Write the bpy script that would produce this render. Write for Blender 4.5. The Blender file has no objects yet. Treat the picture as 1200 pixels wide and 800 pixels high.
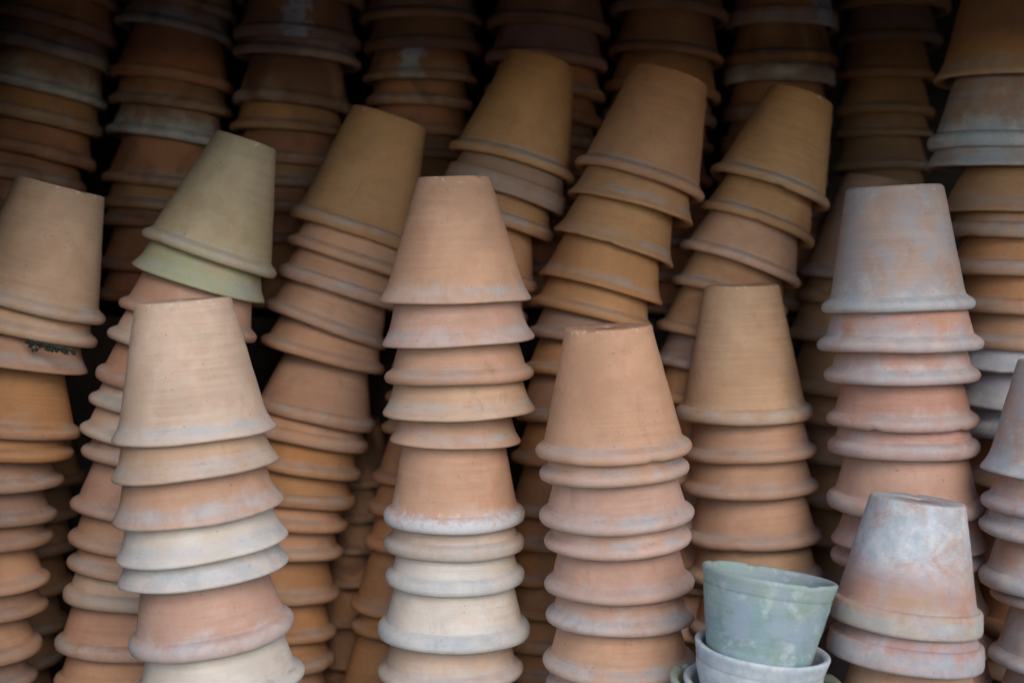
import bpy, math, random
from mathutils import Vector, Matrix
R_ = math.radians
C = bpy.context.scene.collection
S = bpy.context.scene
S.cycles.max_bounces = 8; S.cycles.diffuse_bounces = 6; S.cycles.glossy_bounces = 2

# ------------------------------------------------------------------ camera, sky, sun, exposure
PITCH = 5.1                      # degrees below level
F = 1667.0                       # focal length in photo pixels (1200 wide), a 50 mm lens
cd = bpy.data.cameras.new('camera'); cam = bpy.data.objects.new('camera', cd); C.objects.link(cam)
cam.location = (0, 0, 0); cam.rotation_euler = (R_(90 - PITCH), 0, 0)
cd.lens = 50; cd.sensor_width = 36; cd.clip_start = .02; cd.clip_end = 4000
cd.dof.use_dof = True; cd.dof.focus_distance = 1.38; cd.dof.aperture_fstop = 3.2
S.camera = cam

SUN_EL, SUN_AZ = 34, 164         # azimuth measured clockwise from +Y (the camera looks along +Y)
w = bpy.data.worlds.new('World'); S.world = w; w.use_nodes = True
nt = w.node_tree; bg = nt.nodes['Background']
sky = nt.nodes.new('ShaderNodeTexSky'); sky.sky_type = 'NISHITA'; sky.sun_disc = False
sky.sun_elevation = R_(SUN_EL); sky.sun_rotation = R_(SUN_AZ)
sky.air_density = 1.0; sky.dust_density = .3; sky.ozone_density = 2.0
nt.links.new(sky.outputs[0], bg.inputs[0]); bg.inputs[1].default_value = .15
sd = bpy.data.lights.new('sun', 'SUN'); sd.energy = .98; sd.angle = R_(36); sd.color = (1, .84, .66)
sun = bpy.data.objects.new('sun', sd); C.objects.link(sun)
el, az = R_(SUN_EL), R_(SUN_AZ)
sdir = Vector((math.sin(az) * math.cos(el), math.cos(az) * math.cos(el), math.sin(el)))
sun.rotation_euler = sdir.to_track_quat('Z', 'Y').to_euler()
S.view_settings.view_transform = 'Standard'; S.view_settings.look = 'None'
S.view_settings.exposure = .92; S.view_settings.gamma = 1

# ------------------------------------------------------------------ materials
def mat(name):
    m = bpy.data.materials.new(name); m.use_nodes = True
    return m, m.node_tree, m.node_tree.nodes['Principled BSDF']

class NB:
    """small helper that wires shader nodes"""
    def __init__(s, t): s.t = t
    def n(s, typ, **k):
        o = s.t.nodes.new(typ)
        for a, b in k.items(): setattr(o, a, b)
        return o
    def put(s, sock, v):
        if isinstance(v, bpy.types.NodeSocket): s.t.links.new(v, sock)
        else: sock.default_value = v
    def math(s, op, a, b=0.0, c=0.0, clamp=False):
        o = s.n('ShaderNodeMath', operation=op, use_clamp=clamp)
        s.put(o.inputs[0], a); s.put(o.inputs[1], b); s.put(o.inputs[2], c)
        return o.outputs[0]
    def ss(s, v, lo, hi):
        o = s.n('ShaderNodeMapRange', interpolation_type='SMOOTHSTEP')
        s.put(o.inputs[0], v); s.put(o.inputs[1], lo); s.put(o.inputs[2], hi)
        return o.outputs[0]
    def noise(s, vec, scale, detail=4, rough=.55, W=None, dist=0):
        o = s.n('ShaderNodeTexNoise', noise_dimensions='3D')
        if W is not None:                             # every pot reads another stretch of the noise
            a = s.n('ShaderNodeVectorMath', operation='MULTIPLY_ADD')
            c = s.n('ShaderNodeCombineXYZ')
            for q in range(3): s.put(c.inputs[q], W)
            s.put(a.inputs[0], c.outputs[0]); a.inputs[1].default_value = (1.7, .9, 1.3); s.put(a.inputs[2], vec)
            vec = a.outputs[0]
        s.put(o.inputs['Vector'], vec)
        o.inputs['Scale'].default_value = scale; o.inputs['Detail'].default_value = detail
        o.inputs['Roughness'].default_value = rough; o.inputs['Distortion'].default_value = dist
        return o.outputs['Fac']
    def mapv(s, vec, sc):
        o = s.n('ShaderNodeMapping'); s.put(o.inputs[0], vec); o.inputs['Scale'].default_value = sc
        return o.outputs[0]
    def mix(s, f, a, b, mode='MIX'):
        o = s.n('ShaderNodeMix', data_type='RGBA', blend_type=mode)
        s.put(o.inputs[0], f)
        s.put(o.inputs[6], a if isinstance(a, bpy.types.NodeSocket) else (*a, 1))
        s.put(o.inputs[7], b if isinstance(b, bpy.types.NodeSocket) else (*b, 1))
        return o.outputs[2]
    def attr(s, name):
        o = s.n('ShaderNodeAttribute', attribute_type='OBJECT', attribute_name=name)
        return o.outputs['Fac']

def terracotta():
    m, t, p = mat('terracotta'); b = NB(t)
    co = b.n('ShaderNodeTexCoord').outputs['Object']
    sep = b.n('ShaderNodeSeparateXYZ'); b.put(sep.inputs[0], co); z = sep.outputs[2]
    base = b.n('ShaderNodeObjectInfo').outputs['Color']
    seed, lime, algae, stain_shade, top, wash = (b.attr(k) for k in ('seed', 'lime', 'algae', 'stain_shade', 'height', 'wash'))
    # clay: broad firing blotches, thrown rings, speckle
    blot = b.noise(co, 1.5, 4, .6, seed, .4)
    blot2 = b.noise(co, 5.0, 5, .65, b.math('ADD', seed, 7.3), .2)
    rings = b.noise(b.mapv(co, (.8, .8, 17)), 1.0, 5, .68, b.math('ADD', seed, 3.1))
    ringw = b.ss(b.noise(co, .8, 1, .5, b.math('ADD', seed, 31.7)), .33, .66)
    speck = b.noise(co, 55, 2, .7, seed)
    pores = b.noise(co, 20, 1, .5, b.math('ADD', seed, 9.))
    col = b.mix(b.ss(blot, .35, .68), b.mix(1, base, (.93, .90, .88), 'MULTIPLY'), b.mix(1, base, (1.14, 1.12, 1.12), 'MULTIPLY'))
    col = b.mix(b.math('MULTIPLY', b.ss(blot2, .46, .74), .55), col, b.mix(1, base, (1.0, .82, .70), 'MULTIPLY'))
    col = b.mix(b.math('MULTIPLY', b.ss(rings, .45, .75), b.math('MULTIPLY', ringw, .42)), col, b.mix(1, base, (.76, .75, .76), 'MULTIPLY'))
    col = b.mix(b.math('MULTIPLY', b.ss(rings, .56, .36), b.math('MULTIPLY', ringw, .28)), col, b.mix(1, base, (1.2, 1.22, 1.26), 'MULTIPLY'))
    col = b.mix(b.math('MULTIPLY', b.ss(speck, .60, .76), .35), col, (.60, .54, .47))
    # settled dust on the rim shoulder, its blue-grey partly painted-in sky light
    wig = b.math('MULTIPLY', b.math('SUBTRACT', blot, .5), .07)
    zz = b.math('ADD', z, wig)
    ledge = b.math('MULTIPLY', b.ss(zz, .07, .135), b.ss(zz, .27, .165))
    ledge = b.math('MULTIPLY', ledge, b.ss(b.noise(co, 2.2, 5, .62, b.math('ADD', seed, 1.7)), .33, .64))
    ledge = b.math('MULTIPLY', ledge, b.math('ADD', b.math('MULTIPLY', b.ss(b.noise(co, .6, 1, .5, b.math('ADD', seed, 20.3)), .35, .65), .38), b.math('ADD', .14, b.math('MULTIPLY', lime, .45))), clamp=True)
    col = b.mix(ledge, col, (.34, .365, .365))
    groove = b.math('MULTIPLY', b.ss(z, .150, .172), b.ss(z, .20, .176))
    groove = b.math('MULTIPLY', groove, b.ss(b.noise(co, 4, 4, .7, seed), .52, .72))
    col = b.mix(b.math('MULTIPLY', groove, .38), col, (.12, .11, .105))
    # lime bloom: a hazy film that gathers about the rim, or over the upper half where the pot stood in the wet
    up = b.math('MULTIPLY', b.ss(b.math('ADD', z, b.math('MULTIPLY', wig, 1.6)), .50, 1.05), wash)
    lz = b.ss(zz, .62, .0)
    film = b.noise(co, 2.0, 7, .70, b.math('ADD', seed, 5.5), .5)
    lm = b.math('ADD', b.math('MULTIPLY', film, .9), b.math('MULTIPLY', b.math('SUBTRACT', lz, .5), .38))
    lm = b.math('ADD', lm, b.math('MULTIPLY', lime, .24))
    lm = b.math('MULTIPLY', b.ss(lm, .48, .76), lime, clamp=True)
    lm = b.math('MAXIMUM', b.math('MULTIPLY', lm, .85), b.math('MULTIPLY', up, b.ss(film, .30, .62)))
    col = b.mix(lm, col, b.mix(b.ss(blot2, .35, .65), (.42, .46, .48), (.62, .61, .59)))
    # blue-grey weathering in patches
    mot = b.attr('mottle')
    mm = b.math('MULTIPLY', b.ss(b.noise(co, 2.3, 7, .66, b.math('ADD', seed, 6.1), .3), .40, .60), mot)
    col = b.mix(mm, col, (.29, .345, .39))
    mm2 = b.math('MULTIPLY', b.ss(b.noise(co, 3.1, 6, .7, b.math('ADD', seed, 12.1), .3), .54, .68), b.math('MULTIPLY', mot, .45))
    col = b.mix(mm2, col, (.60, .62, .60))
    # hard white crust on the rim
    crust = b.attr('crust')
    cm = b.math('MULTIPLY', b.ss(b.math('ADD', b.math('MULTIPLY', b.ss(z, .42, .04), .42), b.noise(co, 9, 7, .8, seed)), .66, .92), b.math('MULTIPLY', crust, .62))
    col = b.mix(cm, col, (.62, .64, .66))
    # chalky splash down one side
    drip, dx = b.attr('drip'), b.attr('drip_x')
    dxx = b.math('ABSOLUTE', b.math('SUBTRACT', b.math('ADD', sep.outputs[0], b.math('MULTIPLY', b.math('SUBTRACT', blot2, .5), .7)), dx))
    dm = b.math('MULTIPLY', b.math('MULTIPLY', b.ss(dxx, .26, .10), b.ss(sep.outputs[1], -.1, -.4)), drip)
    dm = b.math('MULTIPLY', dm, b.ss(b.noise(co, 4, 5, .7, seed), .30, .5))
    col = b.mix(dm, col, (.62, .66, .70))
    # algae
    am = b.math('MULTIPLY', b.ss(b.math('ADD', b.noise(co, 2.0, 6, .6, b.math('ADD', seed, 2.2)), b.math('ADD', b.math('MULTIPLY', algae, .16), b.math('MULTIPLY', b.ss(z, .8, .05), .14))), .48, .76), algae, clamp=True)
    col = b.mix(b.math('MULTIPLY', am, .8), col, (.35, .39, .19))
    # dark damp stains and glaze-like runs; on K9 they paint in shade
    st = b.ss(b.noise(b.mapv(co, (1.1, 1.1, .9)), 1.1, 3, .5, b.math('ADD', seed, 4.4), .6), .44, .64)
    col = b.mix(b.math('MULTIPLY', st, b.math('MULTIPLY', stain_shade, .8), clamp=True), col, (.16, .075, .045))
    soil = b.ss(b.noise(b.mapv(co, (2.6, 2.6, 1.1)), 1.3, 7, .72, b.math('ADD', seed, 15.5), .4), .57, .74)
    col = b.mix(b.math('MULTIPLY', soil, .34), col, b.mix(1, base, (.52, .47, .43), 'MULTIPLY'))
    # scuffs on the base edge and a few scratches
    edge = b.math('MULTIPLY', b.ss(b.math('SUBTRACT', top, z), .13, .01), b.ss(b.noise(co, 9, 4, .7, seed), .56, .66))
    col = b.mix(b.math('MULTIPLY', edge, .65), col, (.62, .55, .46))
    scr = b.ss(b.noise(b.mapv(co, (1.5, 1.5, 7)), 3.4, 6, .75, b.math('ADD', seed, 8.8)), .665, .74)
    col = b.mix(b.math('MULTIPLY', scr, .5), col, (.58, .54, .50))
    col = b.mix(b.math('MULTIPLY', b.ss(pores, .73, .79), .45), col, (.14, .10, .08))
    t.links.new(col, p.inputs['Base Color'])
    p.inputs['Roughness'].default_value = .82
    p.inputs['Specular IOR Level'].default_value = .28
    h = b.math('ADD', b.math('MULTIPLY', rings, b.math('ADD', .2, b.math('MULTIPLY', ringw, .5))), b.math('ADD', b.math('MULTIPLY', speck, .22), b.math('MULTIPLY', blot2, .6)))
    h = b.math('ADD', h, b.math('MULTIPLY', lm, b.math('MULTIPLY', speck, .5)))
    bp = b.n('ShaderNodeBump'); bp.inputs['Strength'].default_value = .45; bp.inputs['Distance'].default_value = .0016
    b.put(bp.inputs['Height'], h); t.links.new(bp.outputs[0], p.inputs['Normal'])
    return m
CLAY = terracotta()

def plain(name, c1, c2, scale, rough=.9, stretch=(1, 1, 1), bump=.3):
    m, t, p = mat(name); b = NB(t)
    co = b.n('ShaderNodeTexCoord').outputs['Object']
    v = b.mapv(co, stretch)
    n1 = b.noise(v, scale, 8, .65)
    t.links.new(b.mix(b.ss(n1, .3, .7), c1, c2), p.inputs['Base Color'])
    p.inputs['Roughness'].default_value = rough
    bp = b.n('ShaderNodeBump'); bp.inputs['Strength'].default_value = bump; bp.inputs['Distance'].default_value = .01
    b.put(bp.inputs['Height'], b.noise(v, scale * 4, 6, .7)); t.links.new(bp.outputs[0], p.inputs['Normal'])
    return m
EARTH = plain('dark_earth', (.035, .026, .02), (.07, .052, .038), 9)
PATH = plain('packed_earth', (.10, .08, .06), (.20, .16, .12), 5)
ROOFW = plain('roof_boards', (.09, .055, .032), (.16, .10, .06), 5, .8, (8, 1, 1))
BOARD = plain('dark_boards', (.022, .017, .013), (.045, .034, .025), 6, .8, (1, 1, 8))
STONE = plain('stone', (.10, .095, .085), (.20, .185, .165), 7)
MOSS = plain('dirt', (.012, .014, .012), (.05, .06, .045), 220)

# ------------------------------------------------------------------ mesh helpers
def mesh_obj(name, verts, faces, m, parent=None, smooth=True):
    me = bpy.data.meshes.new(name); me.from_pydata(verts, [], faces); me.update()
    if smooth: me.polygons.foreach_set('use_smooth', [True] * len(me.polygons))
    me.materials.append(m)
    o = bpy.data.objects.new(name, me); C.objects.link(o)
    if parent: o.parent = parent
    return o

def revolve(profile, closed, seg, wob):
    vs, fs = [], []
    n = len(profile)
    for (r, z) in profile:
        for k in range(seg):
            a = 2 * math.pi * k / seg
            rr, zz = wob(a, r, z)
            vs.append((rr * math.cos(a), rr * math.sin(a), zz))
    for i in range(n if closed else n - 1):
        j = (i + 1) % n
        for k in range(seg):
            l = (k + 1) % seg
            fs.append((i * seg + k, i * seg + l, j * seg + l, j * seg + k))
    return vs, fs

RIMS = {   # outer silhouette of the rim in units of its radius, from its lower edge up, then where the wall starts
    'bead':  ([(.905, .006), (.95, 0), (.982, .018), (.998, .052), (1.0, .085), (.985, .118), (.955, .146), (.925, .163), (.907, .176), (.895, .19)],
              [(.892, .172), (.877, .215), (.863, .275)], .17),
    'fat':   ([(.90, .008), (.945, 0), (.985, .022), (1.0, .07), (1.0, .125), (.985, .165), (.955, .195), (.928, .208), (.91, .218), (.89, .23)],
              [(.902, .215), (.888, .25), (.870, .31)], .21),
    'flare': ([(.92, .004), (.965, 0), (.994, .012), (1.0, .034), (.988, .060), (.962, .098), (.936, .140), (.914, .182), (.90, .21), (.885, .22)],
              [(.906, .198), (.888, .245), (.868, .31)], .19),
    'band':  ([(.92, .006), (.97, 0), (.995, .018), (1.0, .06), (.992, .17), (.980, .265), (.968, .29), (.945, .306), (.92, .312), (.89, .316)],
              [(.915, .310), (.895, .345), (.878, .40)], .30),
    'lip':   ([(.955, .004), (.975, 0), (.994, .010), (1.0, .03), (.994, .065), (.978, .12), (.962, .18), (.950, .24), (.935, .27), (.91, .28)],
              [(.949, .255), (.940, .32), (.930, .40)], .26),
}

def pot_meshes(kind, H, rb, seed, seg, parent, chip=0):
    rnd = random.Random(seed)
    ph = [rnd.uniform(0, 6.28) for _ in range(6)]
    am = rnd.uniform(.003, .013)
    chips = [(rnd.uniform(0, 6.28), rnd.uniform(.08, .25) * (1 if chip > 4 else .45), rnd.uniform(.03, .10) * (1 if chip > 4 else .35)) for _ in range(chip)]
    base_chips = [(rnd.uniform(0, 6.28), rnd.uniform(.1, .25), rnd.uniform(.008, .022)) for _ in range(rnd.choice((0, 0, 1, 2)))]
    def wob(a, r, z):
        q = 1 + am * math.sin(2 * a + ph[0]) + .35 * am * math.sin(3 * a + ph[1]) + .002 * math.sin(7 * a + ph[2])
        dz = (.007 * math.sin(2 * a + ph[3]) + .003 * math.sin(5 * a + ph[4])) * max(0, 1 - z / .5)
        if z > H - .12: dz += .004 * math.sin(2 * a + ph[5])
        for (ca, cw, ch) in chips:
            d = abs((a - ca + math.pi) % (2 * math.pi) - math.pi)
            if d < cw and z < .2: dz += ch * (1 - (d / cw) ** 4) * (1 - z / .2) * (.8 + .35 * math.sin(a * 41))
        for (ba, bw, bh) in base_chips:
            d = abs((a - ba + math.pi) % (2 * math.pi) - math.pi)
            if d < bw and z > H - .03 and r > rb - .055: dz -= bh * (1 - (d / bw) ** 2); q -= bh * .5 * (1 - (d / bw) ** 2)
        return r * q, z + dz
    outer, start, zj = RIMS[kind]
    r0, z0 = start[-1]
    body = list(start)
    N = 11
    for i in range(1, N + 1):
        f = i / N; z = z0 + (H - .035 - z0) * f
        r = r0 + (rb - r0) * f + .012 * math.sin(math.pi * f) * rnd.uniform(-.25, .35) + rnd.uniform(-.0016, .0016)
        body.append((r, z))
    th = .075
    er = rnd.uniform(.6, 1.3)
    body += [(rb - .006 * er, H - .018), (rb - .020 * er, H - .005), (rb - .05, H), (rb * .6, H - .006), (.085, H - .008), (.072, H - .02), (.072, H - .085),
             (rb * .6, H - .10), (rb - th - .04, H - .10), (rb - th - .01, H - .13)]
    for i in range(1, 7):
        f = i / 6
        body.append((rb - th + (start[0][0] - .066 - rb + th) * f, H - .13 + (z0 - H + .13) * f))
    body.append((start[0][0] - .066, start[0][1] - .01))
    v, fcs = revolve(body, False, seg, wob)
    bo = mesh_obj('body', v, fcs, CLAY, parent)
    ri_ = start[0][0] - .066
    dp = .42 if kind == 'lip' else .05
    rim = list(outer) + [(ri_ - .001 - .17 * (dp - .05), zj + dp), (ri_ - .004, zj), (ri_ + .012, .08), (max(ri_ + .03, .87), .022)]
    v, fcs = revolve(rim, True, seg, wob)
    ri = mesh_obj('rim', v, fcs, CLAY, parent)
    return bo, ri

def radius_at(kind, H, rb, z):
    outer, start, zj = RIMS[kind]
    r0, z0 = start[-1]
    if z <= z0: return .87 + .13 * max(0, (z0 - z) / z0)
    return r0 + (rb - r0) * (z - z0) / (H - z0)

# ------------------------------------------------------------------ photo pixel + distance -> point in the world
p_ = R_(PITCH)
FWD, UP = Vector((0, math.cos(p_), -math.sin(p_))), Vector((0, math.sin(p_), math.cos(p_)))
def point(x, y, D):
    ray = FWD + Vector((1, 0, 0)) * ((x - 600) / F) + UP * ((400 - y) / F)
    t = D / ray.y
    return ray * t, t

COL = {
    'tan': (.46, .262, .158), 'buff': (.46, .295, .182), 'orange': (.46, .225, .105), 'pinkish': (.46, .272, .190),
    'cream': (.55, .49, .415), 'pale': (.50, .365, .270), 'brown': (.40, .205, .092), 'ochre': (.44, .228, .095), 'grey': (.40, .29, .24),
    'dusky': (.34, .20, .13), 'red': (.43, .235, .172), 'green': (.44, .325, .19), 'lilac': (.50, .43, .47), 'blue': (.22, .325, .31),
    'chalk': (.47, .505, .53), 'brick': (.41, .18, .09), 'umber': (.33, .18, .095),
}
WORD = {'tan': 'tan', 'buff': 'buff', 'orange': 'orange', 'pinkish': 'pinkish', 'cream': 'pale cream', 'pale': 'pale tan', 'brown': 'brown',
        'ochre': 'ochre brown', 'grey': 'greyish', 'dusky': 'dusky brown', 'red': 'reddish', 'green': 'green-tinged', 'lilac': 'lilac-white',
        'blue': 'blue-green', 'chalk': 'chalky', 'brick': 'dark reddish', 'umber': 'dark brown'}
ORD = {'tan': 'tan', 'buff': 'buff', 'orange': 'orange', 'pinkish': 'pinkish', 'cream': 'pale cream', 'pale': 'pale tan', 'brown': 'brown',
        'ochre': 'ochre brown', 'grey': 'greyish', 'dusky': 'dusky brown', 'red': 'reddish', 'green': 'green-tinged', 'lilac': 'lilac-white', 'blue': 'blue-green'}
ORD = 'top second third fourth fifth sixth seventh eighth ninth tenth eleventh twelfth thirteenth fourteenth fifteenth sixteenth seventeenth eighteenth nineteenth twentieth'.split()
GROUP = 'terracotta flower pots in nested stacks'
ALL = []

def make_pot(loc, axis, R, kind, H, rb, look, label, seed, spin, lime=.1, algae=0, stain_shade=0, seg=56, chip=0, wash=0, crust=0, drip=None, mottle=0):
    e = bpy.data.objects.new('flower_pot', None); C.objects.link(e)
    e.empty_display_size = .05
    zax = axis.normalized()
    if drip is not None: spin = 0
    xax = (Vector((math.cos(spin), math.sin(spin), 0)) - zax * zax.dot(Vector((math.cos(spin), math.sin(spin), 0)))).normalized()
    yax = zax.cross(xax)
    M = Matrix((xax, yax, zax)).transposed().to_4x4()
    e.matrix_world = Matrix.Translation(loc) @ M @ Matrix.Scale(R, 4)
    e['label'] = label; e['category'] = 'flower pot'; e['group'] = GROUP
    rnd = random.Random(seed + 77)
    c = COL[look]; j = rnd.uniform(.93, 1.06); k = rnd.uniform(-.015, .015)
    for o in pot_meshes(kind, H, rb, seed, seg, e, chip):
        o.color = (c[0] * j + k, c[1] * j, c[2] * j - k * .6, 1)
        o['seed'] = float(seed % 997) * .731; o['lime'] = float(lime); o['algae'] = float(algae); o['stain_shade'] = float(stain_shade); o['height'] = float(H); o['wash'] = float(wash); o['crust'] = float(crust); o['mottle'] = float(mottle); o['drip'] = float(drip is not None); o['drip_x'] = float(drip or 0)
    ALL.append(e)
    return e

def stack(code, phrase, D0, lean, rows, palette, kinds, top=None, special={}, ext=None, lime=(.0, .25), stain_shade=(0, 0), algae=0, taper=(.24, .29), ylook=0, ord0=1, seg=72):
    """rows: rim ends (xl, yl, xr, yr) in the photo from the topmost pot down; top: ends of the top pot's base edge"""
    rnd = random.Random(sum(ord(ch) * (i + 3) for i, ch in enumerate(code)) * 13)
    rows = [tuple(r) for r in rows]
    y0 = (rows[0][1] + rows[0][3]) / 2
    if ext:                                           # pots below the frame or behind others, down to what the stack stands on
        zf, step = ext
        xl, yl, xr, yr = rows[-1]
        while True:
            nx = step * rnd.uniform(.85, 1.15)
            yl, yr = yl + nx, yr + nx
            D = D0 + math.tan(R_(lean)) * (-(((yl + yr) / 2) - y0) / F * D0)
            pz = point((xl + xr) / 2, (yl + yr) / 2, D)[0].z
            if pz < zf: break
            dd = rnd.uniform(-4, 4)
            rows.append((xl + dd, yl, xr + dd, yr))
    pots = []
    for i, (xl, yl, xr, yr) in enumerate(rows):
        cx, cy = (xl + xr) / 2, (yl + yr) / 2
        D = D0 + math.tan(R_(lean)) * (-(cy - y0) / F * D0)
        P, t = point(cx, cy, D)
        half = math.hypot(xr - xl, yr - yl) / 2
        R = half * t / F
        roll = math.atan2(yr - yl, xr - xl)
        ph = R_(lean + (rnd.uniform(-1.2, 1.2) if i else 0))
        axis = Vector((math.sin(roll) * math.cos(ph), math.sin(ph), math.cos(roll) * math.cos(ph))).normalized()
        sp = special.get(i + 1, {})
        kind = sp.get('kind', rnd.choice(kinds))
        tp = rnd.uniform(*taper)
        H = rnd.uniform(1.62, 1.82)
        if i == 0 and top:
            tx, ty = (top[0] + top[2]) / 2, (top[1] + top[3]) / 2
            H = math.hypot(tx - cx, ty - cy) / half / math.cos(R_(4)) + .05
            rb = math.hypot(top[2] - top[0], top[3] - top[1]) / 2 / half
        else:
            z0 = RIMS[kind][1][-1]
            rb = z0[0] - tp * (H - z0[1])
        look = sp.get('look', rnd.choice(palette))
        zoff = {'bead': .075, 'fat': .09, 'flare': .03, 'band': .06, 'lip': .03}[kind]
        pots.append(dict(P=P - axis * zoff * R, axis=axis, R=R, kind=kind, H=sp.get('H', H), rb=sp.get('rb', rb), look=look, sp=sp))
    for a, b in zip(pots, pots[1:]):                  # each pot fits inside the one above it
        d = (a['P'] - b['P']).dot(b['axis']) / b['R']
        b['H'] = min(b['H'], d + (a['H'] - .14) * a['R'] / b['R'])
        b['H'] = max(b['H'], d + .25)
        for _ in range(14):
            bad = False
            for f in (.35, .6, .8, 1.0):
                z = d + (b['H'] - d) * f
                rl = radius_at(b['kind'], b['H'], b['rb'], z) * b['R']
                c = b['P'] + b['axis'] * z * b['R']
                ua = (c - a['P']).dot(a['axis']) / a['R']
                off = ((c - a['P']) - a['axis'] * ua * a['R']).length
                if ua > .02 and rl + off > (radius_at(a['kind'], a['H'], a['rb'], min(ua, a['H'])) - .035) * a['R']: bad = True
            if not bad: break
            b['H'] = max(d + .2, b['H'] * .93); 
            b['rb'] = max(.42, b['rb'] - .006)
    for i, q in enumerate(pots):
        sp = q['sp']
        word = sp.get('say', WORD[q['look']])
        lab = sp.get('label') or '%s pot, %s down in %s' % (word, ORD[i + ord0 - 1].replace('top', 'first'), phrase)
        if i == 0 and ord0 == 1 and top and 'label' not in sp: lab = '%s pot capping %s' % (word, phrase)
        make_pot(q['P'], q['axis'], q['R'], q['kind'], q['H'], q['rb'], q['look'], lab,
                 rnd.randint(1, 10 ** 6), rnd.uniform(0, 6.28), sp.get('lime', rnd.uniform(*lime)), sp.get('algae', algae), sp.get('stain_shade', rnd.uniform(*stain_shade)), seg, rnd.choice((0, 0, 0, 0, 1, 2)), sp.get('wash', 0), sp.get('crust', 0), sp.get('drip'), sp.get('mottle', 0))
    return pots

# ------------------------------------------------------------------ the shelter the stacks stand in
def box(name, x0, x1, y0, y1, z0, z1, m, kind='structure'):
    v = [(x, y, z) for x in (x0, x1) for y in (y0, y1) for z in (z0, z1)]
    f = [(0, 1, 3, 2), (4, 6, 7, 5), (0, 4, 5, 1), (2, 3, 7, 6), (0, 2, 6, 4), (1, 5, 7, 3)]
    o = mesh_obj(name, v, f, m, smooth=False); o['kind'] = kind
    return o
GROUND_Z, STEP_Z, BANK_Z = -.63, -.51, -.13
v = [(-400, -400, GROUND_Z), (400, -400, GROUND_Z), (400, 400, GROUND_Z), (-400, 400, GROUND_Z)]
g = mesh_obj('ground', v, [(0, 1, 2, 3)], PATH, smooth=False); g['kind'] = 'structure'
box('stone_step', -.72, 1.4, 1.14, 1.455, GROUND_Z - .05, STEP_Z, STONE)
box('earth_bank', -.72, 1.4, 1.80, 2.20, GROUND_Z - .05, BANK_Z, EARTH)
box('back_wall', -.78, 1.46, 2.20, 2.26, GROUND_Z - .05, .382, BOARD)
def side_wall(x0, x1):                                # reaches up to the underside of the sloping roof
    y0, y1 = 1.18, 2.198
    top = lambda y: .205 + .215 * (y - 1.10) / 1.30 - .003
    v = [(x, y, z) for x in (x0, x1) for y in (y0, y1) for z in (GROUND_Z - .05, top(y))]
    o = mesh_obj('side_wall', v, [(0, 1, 3, 2), (4, 6, 7, 5), (0, 4, 5, 1), (2, 3, 7, 6), (0, 2, 6, 4), (1, 5, 7, 3)], BOARD, smooth=False)
    o['kind'] = 'structure'
side_wall(-.78, -.73)
side_wall(1.40, 1.46)
box('shade_panel', -1.70, -.475, 1.13, 1.17, GROUND_Z - .05, .19, BOARD)  # unseen panel, added to keep light off the left stacks
rv = [(x, y, z + dz) for x in (-1.5, 1.6) for (y, z) in ((1.10, .205), (2.40, .42)) for dz in (0, .03)]
ro = mesh_obj('roof', rv, [(0, 1, 3, 2), (4, 6, 7, 5), (0, 4, 5, 1), (2, 3, 7, 6), (0, 2, 6, 4), (1, 5, 7, 3)], ROOFW, smooth=False); ro['kind'] = 'structure'

# ------------------------------------------------------------------ front row
stack('S1', 'the bright front stack nearest the left edge', 1.33, 1, [
    (133.5, 513, 322, 500), (133.5, 558, 327, 537), (135, 608, 332, 585), (138.6, 651, 336.6, 627), (141.6, 680, 336.6, 657), (153, 752, 343.5, 727),
    (158, 806, 356, 787)], ['tan', 'pale', 'buff'], ['flare'], top=(162.5, 357, 273, 350), special={
    1: dict(look='pale', say='broad pale tan', lime=.30, kind='flare', label='broad pale tan pot capping the front stack nearest the left edge'), 2: dict(look='buff', lime=.3), 3: dict(look='tan', lime=.35), 4: dict(look='cream', lime=.35),
    5: dict(look='pale', lime=.6, say='thin grey-edged'), 6: dict(look='pinkish', lime=.45, kind='fat'), 7: dict(look='cream', lime=.2, kind='bead')}, ext=(STEP_Z, 52))
stack('S2', 'the front stack with a white-crusted pot', 1.43, 1, [
    (446, 351, 622.5, 349), (448, 402, 626, 394), (450, 441, 626, 435.5), (449, 483, 627, 479), (457, 513, 611, 516), (449, 603, 615.6, 602),
    (451.5, 636, 614, 635), (451.5, 673.5, 615.6, 673.5), (441.5, 734, 622, 737), (443, 783, 614, 782)], ['tan', 'pinkish'], ['bead', 'flare'], top=(491, 210.6, 576, 210), special={
    1: dict(look='tan', kind='flare', lime=.25, say='smooth tan'), 2: dict(look='pinkish', lime=.35, kind='flare'), 3: dict(look='tan', kind='bead'), 4: dict(look='buff', kind='flare'), 5: dict(look='tan', kind='flare', say='narrower tan'),
    6: dict(look='tan', lime=.45, crust=1, kind='fat', H=1.8, rb=.60, label='tan pot with a white lime crust round its rim in the tall front stack'), 7: dict(look='pale', lime=.3, kind='fat'), 8: dict(look='cream', lime=.5, kind='fat'),
    9: dict(look='cream', lime=.55, kind='fat', say='wide cream'), 10: dict(look='pale', lime=.4, kind='bead')}, ext=(STEP_Z, 48))
stack('S4', 'the front stack beside the blue-green pot', 1.37, 0, [
    (627, 528, 810, 519.5), (631.5, 554, 807.5, 544), (632, 604, 813, 597), (638, 634, 810, 625), (638, 683.6, 813, 678), (640, 719, 812.6, 718),
    (636, 773, 815, 770), (640, 799, 812, 797)], ['tan', 'pinkish', 'pinkish'], ['bead'], top=(658.5, 382.5, 760, 377.5), special={
    1: dict(look='tan', lime=.12, say='smooth orange-tan'), 2: dict(look='tan'), 6: dict(look='pinkish', lime=.4), 7: dict(look='tan', lime=.3, stain_shade=.1)}, lime=(.15, .3), ext=(STEP_Z, 46))
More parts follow.
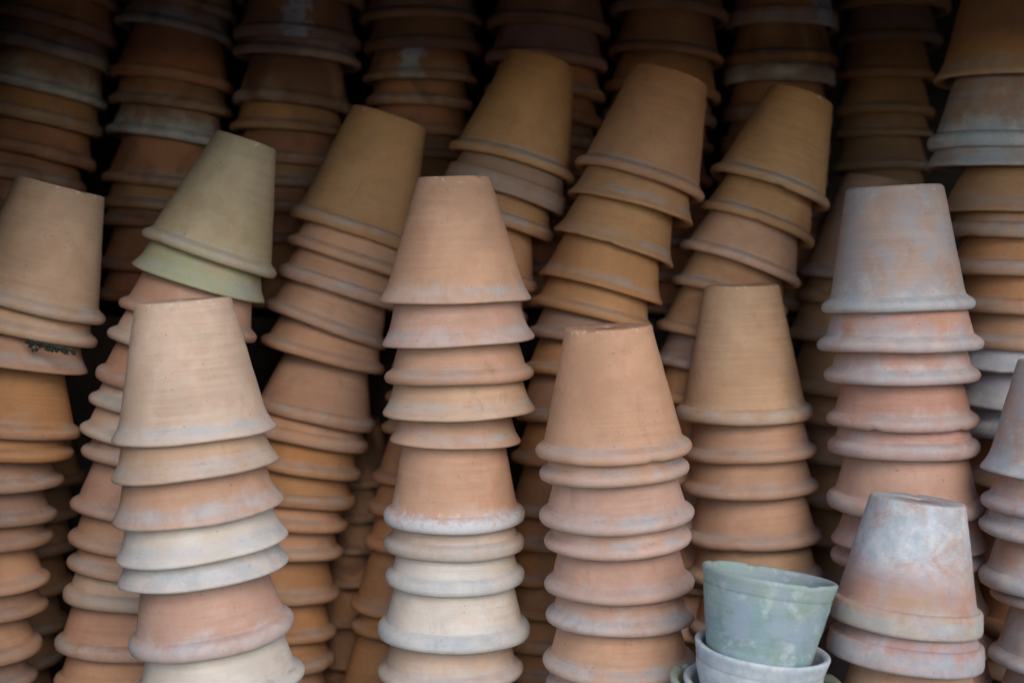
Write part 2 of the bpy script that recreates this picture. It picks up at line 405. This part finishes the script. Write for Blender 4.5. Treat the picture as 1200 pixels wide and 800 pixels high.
stack('S5', 'the buff stack behind the blue-green pot', 1.57, 1, [
    (792, 484, 951, 480), (800, 531, 957, 524), (799, 570, 958.6, 566), (802.6, 628, 962, 622), (804.5, 672, 964, 668), (808, 733, 966, 730)],
    ['buff', 'buff', 'tan'], ['bead'], top=(812, 333.5, 898, 329.8), special={1: dict(look='buff', lime=.25, kind='fat')}, lime=(.05, .25), ext=(GROUND_Z, 52))
stack('S6', 'the grey-capped stack behind the squat stained pot', 1.475, 2, [
    (964.5, 360, 1139, 353), (960, 404.5, 1147.5, 400), (967.5, 439.5, 1144.5, 436), (970, 491, 1144.5, 489), (971.4, 524, 1145.4, 522), (970, 586.5, 1152, 590),
    (976, 633, 1153.8, 635), (976, 652, 1150, 651), (980, 706, 1155.6, 707), (984, 752, 1160, 751), (990, 812, 1168, 812)], ['pinkish', 'tan', 'red'], ['bead', 'flare'],
    top=(991.5, 221, 1102.5, 214), special={1: dict(look='grey', lime=.6, mottle=.42, kind='bead', say='mottled grey'), 2: dict(look='red', lime=.5, mottle=.35, kind='bead'), 3: dict(look='red', lime=.4, mottle=.25, kind='bead'),
    4: dict(look='red', lime=.3, kind='bead'), 5: dict(look='red', lime=.3, kind='fat'), 6: dict(look='pinkish', lime=.3, kind='fat'), 8: dict(say='thin pinkish', look='pinkish')}, lime=(.15, .35), ext=(STEP_Z, 40))
stack('S7', 'the short foremost stack beside the blue-green pot', 1.28, 3.5, [
    (972, 716, 1148, 734), (969.5, 758, 1150, 774), (978, 836, 1150, 846)], ['pinkish'], ['band'], top=(1004, 579, 1114, 586), special={
    1: dict(look='red', lime=.5, algae=.2, wash=.95, mottle=.28, label='squat lime-whitened pot with a pink lower half, capping the foremost stack'), 2: dict(look='red', lime=.45, mottle=.4, say='pink mottled'), 3: dict(look='tan', lime=.3)}, ext=(STEP_Z, 60))
stack('S8', 'the cut-off stack at the right edge', 1.38, 2, [
    (1153, 549, 1327, 560), (1153, 588, 1330, 598), (1151, 617, 1328, 625), (1151, 678, 1330, 684), (1165, 697, 1330, 702), (1163, 769, 1338, 775), (1165, 830, 1338, 835)],
    ['grey', 'red', 'dusky', 'pinkish'], ['bead', 'flare'], top=(1206, 424, 1316, 432), special={1: dict(look='grey', lime=.6, mottle=.5), 2: dict(look='red', lime=.35, mottle=.3), 3: dict(look='grey', lime=.5, mottle=.6), 4: dict(look='pinkish', lime=.6, mottle=.4, kind='fat'), 6: dict(look='grey', mottle=.4)},
    lime=(.25, .5), ext=(STEP_Z, 44))

# ------------------------------------------------------------------ upright pots, bottom right
def upright(xl, yl, xr, yr, D, kind, H, rb, look, label, lean, **kw):
    P, t = point((xl + xr) / 2, (yl + yr) / 2, D)
    half = math.hypot(xr - xl, yr - yl) / 2
    roll = math.atan2(yr - yl, xr - xl); ph = R_(lean)
    ax = -Vector((math.sin(roll) * math.cos(ph), math.sin(ph), math.cos(roll) * math.cos(ph)))
    return make_pot(P, ax, half * t / F, kind, H, rb, look, label, int(xl * 7 + yl), 1.0, **kw)
upright(824, 660, 981, 683, 1.245, 'lip', 1.55, .71, 'blue', 'blue-green weathered pot standing mouth up, its rim tilted', 6.5, lime=.3, algae=.34, mottle=1.0, chip=3, seg=96)
upright(815, 747, 972, 767, 1.245, 'lip', 1.30, .64, 'chalk', 'whitish pot with rounded lip holding the blue-green pot', 1, lime=.9, mottle=.35)
upright(802, 792, 974, 806, 1.250, 'lip', 1.05, .60, 'chalk', 'thin-lipped whitish pot rim just under the rounded whitish lip', -1, lime=.8)
upright(786, 792, 986, 800, 1.262, 'lip', .95, .58, 'blue', 'broken-rimmed greenish pot holding the upright whitish pots', 0, lime=.6, algae=.8, chip=9, seg=120)

# ------------------------------------------------------------------ leaning row behind
def ends(pts, width, rolls, right=False):
    out = []
    for (x, y), r in zip(pts, rolls):
        dx, dy = width * math.cos(R_(r)), width * math.sin(R_(r))
        out.append((x - dx, y - dy, x, y) if right else (x, y, x + dx, y + dy))
    return out
stack('A', 'the leaning stack at the left edge', 1.50, 4, ends(
    [(119.5, 376), (111, 403), (99, 438), (91, 509), (83, 532), (71, 564), (63, 604), (59, 630), (56, 679), (52, 711), (46, 757), (40, 794)], 168,
    [14, 13, 10, 6, 4, 2, 0, -1, -2, -3, -4, -4], True), ['brown', 'dusky', 'tan'], ['bead', 'bead', 'fat'], top=(32, 205, 129.5, 233), special={  # browner clay paints in the dimness of this stack
    1: dict(look='buff', kind='bead', say='scuffed buff'), 2: dict(look='buff', kind='bead'), 3: dict(look='tan', kind='flare', say='dirt-streaked tan')}, lime=(0, .2), ext=(GROUND_Z, 50))
stack('B', 'the leaning stack with two green-tinged pots', 1.53, 4, [(169, 271, 322.7, 322), (157.4, 308, 308, 355)] + ends(
    [(143, 352), (128, 386), (116, 433), (108, 462.6), (97.4, 498), (99, 524), (86, 585), (82.5, 624), (82, 653), (77.4, 690), (68.4, 748), (65.4, 794)], 162,
    [16, 15, 13, 12, 11, 9, 7, 6, 6, 4, 3, 2]), ['pinkish', 'tan', 'pale'], ['bead', 'bead', 'fat'], top=(259.5, 153, 328.5, 175), special={
    1: dict(look='green', kind='bead', algae=.17, say='yellowish green-tinged'), 2: dict(look='green', algae=.6, kind='flare', mottle=.25, say='mossy green'), 3: dict(look='pinkish', kind='bead'), 4: dict(look='pale', lime=.3), 6: dict(look='pale', lime=.4), 7: dict(look='pale', lime=.5)}, lime=(.1, .3), ext=(GROUND_Z, 50))
Cst = [(341.8, 248, 487, 294), (338, 280, 483, 327), (326, 316, 470, 362), (311, 354, 453.5, 406), (306.5, 396.5, 450.5, 435), (297, 470, 440.6, 501), (286, 497, 431, 525), (278, 533, 423.5, 557),
       (270, 571, 416.4, 589), (262, 600, 408.6, 616), (256, 636, 402.6, 647), (251, 688, 398.4, 696), (247, 735, 394.5, 740), (245, 770, 392.4, 773)]
stack('C', 'the leaning brown stack beside the green-tinged stack', 1.66, 5, Cst, ['tan', 'brown', 'tan'], ['bead', 'bead', 'fat'], top=(421.7, 124, 507.6, 151),
      special={1: dict(look='ochre', kind='fat', say='plain ochre brown'), 6: dict(look='tan', kind='fat')}, lime=(0, .2), ext=(GROUND_Z, 45))
Dst = [(527, 170, 673.8, 212), (521, 206, 660.5, 252), (508, 240, 647.5, 280), (488, 305, 630, 339), (476, 345, 618, 375), (466, 388, 609, 414), (459, 428, 603, 448), (452, 463, 598, 478), (447, 499, 594, 510),
       (435, 557, 584, 564), (431, 592, 580, 598), (427, 633, 577, 637), (410, 705, 560, 708), (411, 730, 561, 732), (393, 812, 545, 812)]
stack('D', 'the leaning brown stack behind the white-crusted stack', 1.67, 5, Dst, ['ochre', 'brown', 'orange'], ['bead', 'fat'], top=(594, 58.5, 671.6, 76.5),
      special={1: dict(look='ochre', kind='bead'), 2: dict(look='dusky', kind='band'), 3: dict(look='brown', kind='fat'), 4: dict(look='orange')}, lime=(0, .12), ext=(GROUND_Z, 50))
Est = [(674, 188, 825, 233), (665.5, 225, 811.5, 265), (649, 268, 788, 313), (631, 320, 776, 358), (622, 351, 766, 386), (618, 387, 764, 414), (612, 430, 760, 448), (604, 484, 752, 494), (598, 534, 746, 540),
       (594, 594, 742, 597), (590, 632, 738, 634), (588, 672, 736, 673), (586, 710, 734, 710), (584, 748, 732, 748), (582, 784, 730, 784)]
stack('E', 'the leaning brown stack behind the orange-tan cap', 1.63, 5, Est, ['brown', 'dusky', 'brown'], ['bead', 'bead', 'fat'], top=(735, 74, 823, 97),
      special={1: dict(look='orange', kind='bead', say='plain orange-brown'), 2: dict(look='brown', kind='flare'), 3: dict(look='ochre', kind='flare'), 4: dict(look='brown', kind='flare')}, lime=(0, .12), ext=(GROUND_Z, 45))
Fst = [(832, 196, 971, 245), (820, 239, 952.5, 288), (797, 285, 936, 334), (787, 327, 921, 367), (768.6, 379, 905, 412), (763, 420, 902, 448), (757, 462, 898, 484), (752, 505, 896, 522)]
stack('F', 'the rightmost leaning stack with a brown cap', 1.67, 5, Fst, ['brown', 'dusky', 'tan'], ['bead'], top=(907, 102, 982, 124), special={1: dict(look='ochre', kind='bead'), 2: dict(look='ochre')},
      lime=(.05, .2), ext=(GROUND_Z, 58))
stack('H', 'the shaded stack behind the grey-capped stack', 1.76, 3, ends([(935, 317), (933, 345), (919, 390), (917, 450), (917, 485), (918, 530), (920, 580), (923, 625), (926, 670)], 150, [10, 9, 8, 6, 5, 4, 3, 2, 1]),
      ['brown', 'dusky'], ['bead'], top=(990, 203, 1070, 216), lime=(0, .15), ext=(GROUND_Z, 55))
stack('I', 'the upright stack in the top right corner', 1.63, 2, [(1097, 92, 1285, 99), (1091, 167, 1263, 174), (1087.5, 193, 1258, 201), (1106, 246, 1276, 254), (1111, 270, 1279, 277), (1114, 312, 1283, 321), (1118, 357, 1287, 366),
      (1121, 398, 1290, 408), (1120, 428, 1290, 440), (1123, 470, 1292, 482), (1126, 500, 1295, 510), (1131, 562, 1300, 568), (1132, 604, 1300, 608)], ['tan', 'brown', 'orange'], ['flare', 'fat'], top=(1134, -70, 1240, -65), special={
    1: dict(look='ochre', kind='flare'), 2: dict(look='dusky', lime=.75, mottle=.4, say='white-hazed brown'), 3: dict(look='dusky', lime=.4, mottle=.5), 4: dict(look='brown', lime=.15), 5: dict(look='brown', lime=.3), 6: dict(look='orange', lime=.25), 7: dict(look='orange', lime=.25),
    8: dict(look='tan', lime=.2), 9: dict(look='lilac', lime=.85), 10: dict(look='lilac', lime=.9, say='lilac-white, pink-blotched'), 11: dict(look='lilac', lime=.9, say='bluish white'), 12: dict(look='brown')}, lime=(.1, .25), ext=(GROUND_Z, 60))

# ------------------------------------------------------------------ dark back row, standing on the bank
bp = dict(lime=(.0, .22), stain_shade=(.2, .8), seg=48, ext=(BANK_Z, 38))
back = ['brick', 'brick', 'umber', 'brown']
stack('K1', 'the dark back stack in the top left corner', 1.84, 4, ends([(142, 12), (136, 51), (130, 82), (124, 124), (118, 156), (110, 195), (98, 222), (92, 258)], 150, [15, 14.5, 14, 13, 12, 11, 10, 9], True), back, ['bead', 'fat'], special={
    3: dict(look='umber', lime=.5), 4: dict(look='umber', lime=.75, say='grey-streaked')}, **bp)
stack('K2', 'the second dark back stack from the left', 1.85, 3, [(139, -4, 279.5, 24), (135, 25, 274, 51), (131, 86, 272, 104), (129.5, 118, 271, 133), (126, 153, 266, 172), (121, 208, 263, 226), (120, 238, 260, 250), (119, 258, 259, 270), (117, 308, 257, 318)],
      back, ['bead', 'fat'], special={2: dict(look='dusky', lime=.6), 3: dict(look='brick', stain_shade=.2), 5: dict(look='dusky', lime=.8, say='grey-hazed')}, **bp)
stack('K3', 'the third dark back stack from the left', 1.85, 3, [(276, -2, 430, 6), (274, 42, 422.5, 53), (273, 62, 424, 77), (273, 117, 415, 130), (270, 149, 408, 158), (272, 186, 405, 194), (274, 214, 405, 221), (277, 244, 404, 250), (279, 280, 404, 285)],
      back, ['bead', 'fat'], special={2: dict(look='orange', lime=.3, stain_shade=.4, drip=.08, say='orange white-dripped'), 3: dict(look='orange', lime=.5), 4: dict(look='dusky', stain_shade=1.0, lime=.35, say='dark red-stained')}, **bp)
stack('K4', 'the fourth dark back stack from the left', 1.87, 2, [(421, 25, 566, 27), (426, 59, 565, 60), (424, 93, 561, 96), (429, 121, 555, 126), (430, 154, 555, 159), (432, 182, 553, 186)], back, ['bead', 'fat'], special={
    1: dict(look='brown'), 3: dict(look='orange', lime=.3, stain_shade=.5, drip=-.08, say='orange white-blotched'), 4: dict(look='orange', stain_shade=.9, say='red-brown')}, **bp)
stack('K5', 'the fifth dark back stack from the left', 1.85, 3, [(570, 29, 715, 41), (568, 69, 712, 81), (568, 108, 709, 117), (566, 138, 705, 146), (565, 166, 703, 172)], back, ['bead', 'fat'], special={2: dict(look='red', stain_shade=.5)}, **bp)
stack('K6', 'the dark back stack behind the orange-brown cap', 1.86, 3, [(714, 12, 854, 25), (711, 61, 849, 74), (707.5, 102, 845, 118), (705, 135, 840, 146), (703, 168, 836, 176)], back, ['bead', 'fat'], special={2: dict(look='orange', stain_shade=.3)}, **bp)
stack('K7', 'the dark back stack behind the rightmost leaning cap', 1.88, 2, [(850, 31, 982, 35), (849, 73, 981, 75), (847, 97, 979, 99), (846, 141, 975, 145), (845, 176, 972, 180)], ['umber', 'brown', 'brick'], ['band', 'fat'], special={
    1: dict(look='orange', lime=.4, drip=.62, say='orange half white-crusted'), 2: dict(look='ochre', stain_shade=.7, say='ochre dark-spotted'), 3: dict(look='dusky', lime=.6)}, **bp)
stack('K8', 'the darkest back stack, left of the corner stack', 1.95, 2, [(978, 9, 1112, 12), (980, 50, 1103, 51), (980, 90, 1095, 92), (978, 133, 1094, 134), (976, 159, 1092, 160), (974, 197, 1090, 198)], ['umber', 'umber', 'brown'], ['fat', 'bead'], lime=(0, .1), stain_shade=(0, .2), ext=(BANK_Z, 40))
stack('K0', 'the near-black stack in the gap at the left', 1.70, 2, ends([(98, 560), (92, 600), (88, 640), (84, 685), (78, 730), (72, 770)], 120, [0, 0, 0, 0, 0, 0], True), ['umber'], ['fat'], lime=(0, .1), ext=(GROUND_Z, 45))  # umber clay puts the shade of the gap into the colour

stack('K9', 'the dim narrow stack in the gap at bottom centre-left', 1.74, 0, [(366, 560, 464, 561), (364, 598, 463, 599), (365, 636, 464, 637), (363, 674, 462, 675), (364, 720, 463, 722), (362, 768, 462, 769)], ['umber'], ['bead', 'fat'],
      lime=(0, .02), stain_shade=(.9, 1), ext=(GROUND_Z, 40), top=(386, 486, 446, 487))  # umber and heavy dark runs stand in for the gap's shade

# ------------------------------------------------------------------ dirt caught under two rims
def crumbs(name, pts, label, size, n, seed):
    rnd = random.Random(seed); vs, fs = [], []
    for i in range(n):
        f = rnd.random()
        a = Vector(pts[0]).lerp(Vector(pts[1]), f)
        r = size * rnd.uniform(.35, 1)
        c = a + Vector((0, rnd.uniform(-.6, .6) * size, -rnd.random() ** 2 * size * (1.2 + 3.2 * abs(math.sin(f * 9))) * (1 - .6 * f)))
        k = len(vs)
        for d in ((1, 0, 0), (-1, 0, 0), (0, 1, 0), (0, -1, 0), (0, 0, 1), (0, 0, -1)):
            vs.append(tuple(c + Vector(d) * r * rnd.uniform(.5, 1.2)))
        for tri in ((0, 2, 4), (2, 1, 4), (1, 3, 4), (3, 0, 4), (2, 0, 5), (1, 2, 5), (3, 1, 5), (0, 3, 5)): fs.append(tuple(k + q for q in tri))
    o = mesh_obj(name, vs, fs, MOSS, smooth=False)
    o['label'] = label; o['category'] = 'dirt'; o['kind'] = 'stuff'
CR_A = (point(30, 398, 1.425)[0], point(88, 411, 1.435)[0])
crumbs('dirt_clump', CR_A, 'dark dirt caught under a rim of the leftmost leaning stack', .0025, 260, 5)
CR_B = (point(1116, 371, 1.425)[0], point(1134, 374, 1.45)[0])
crumbs('dirt_clump', CR_B, 'dark dirt specks under the rim of the mottled grey cap', .0016, 60, 8)
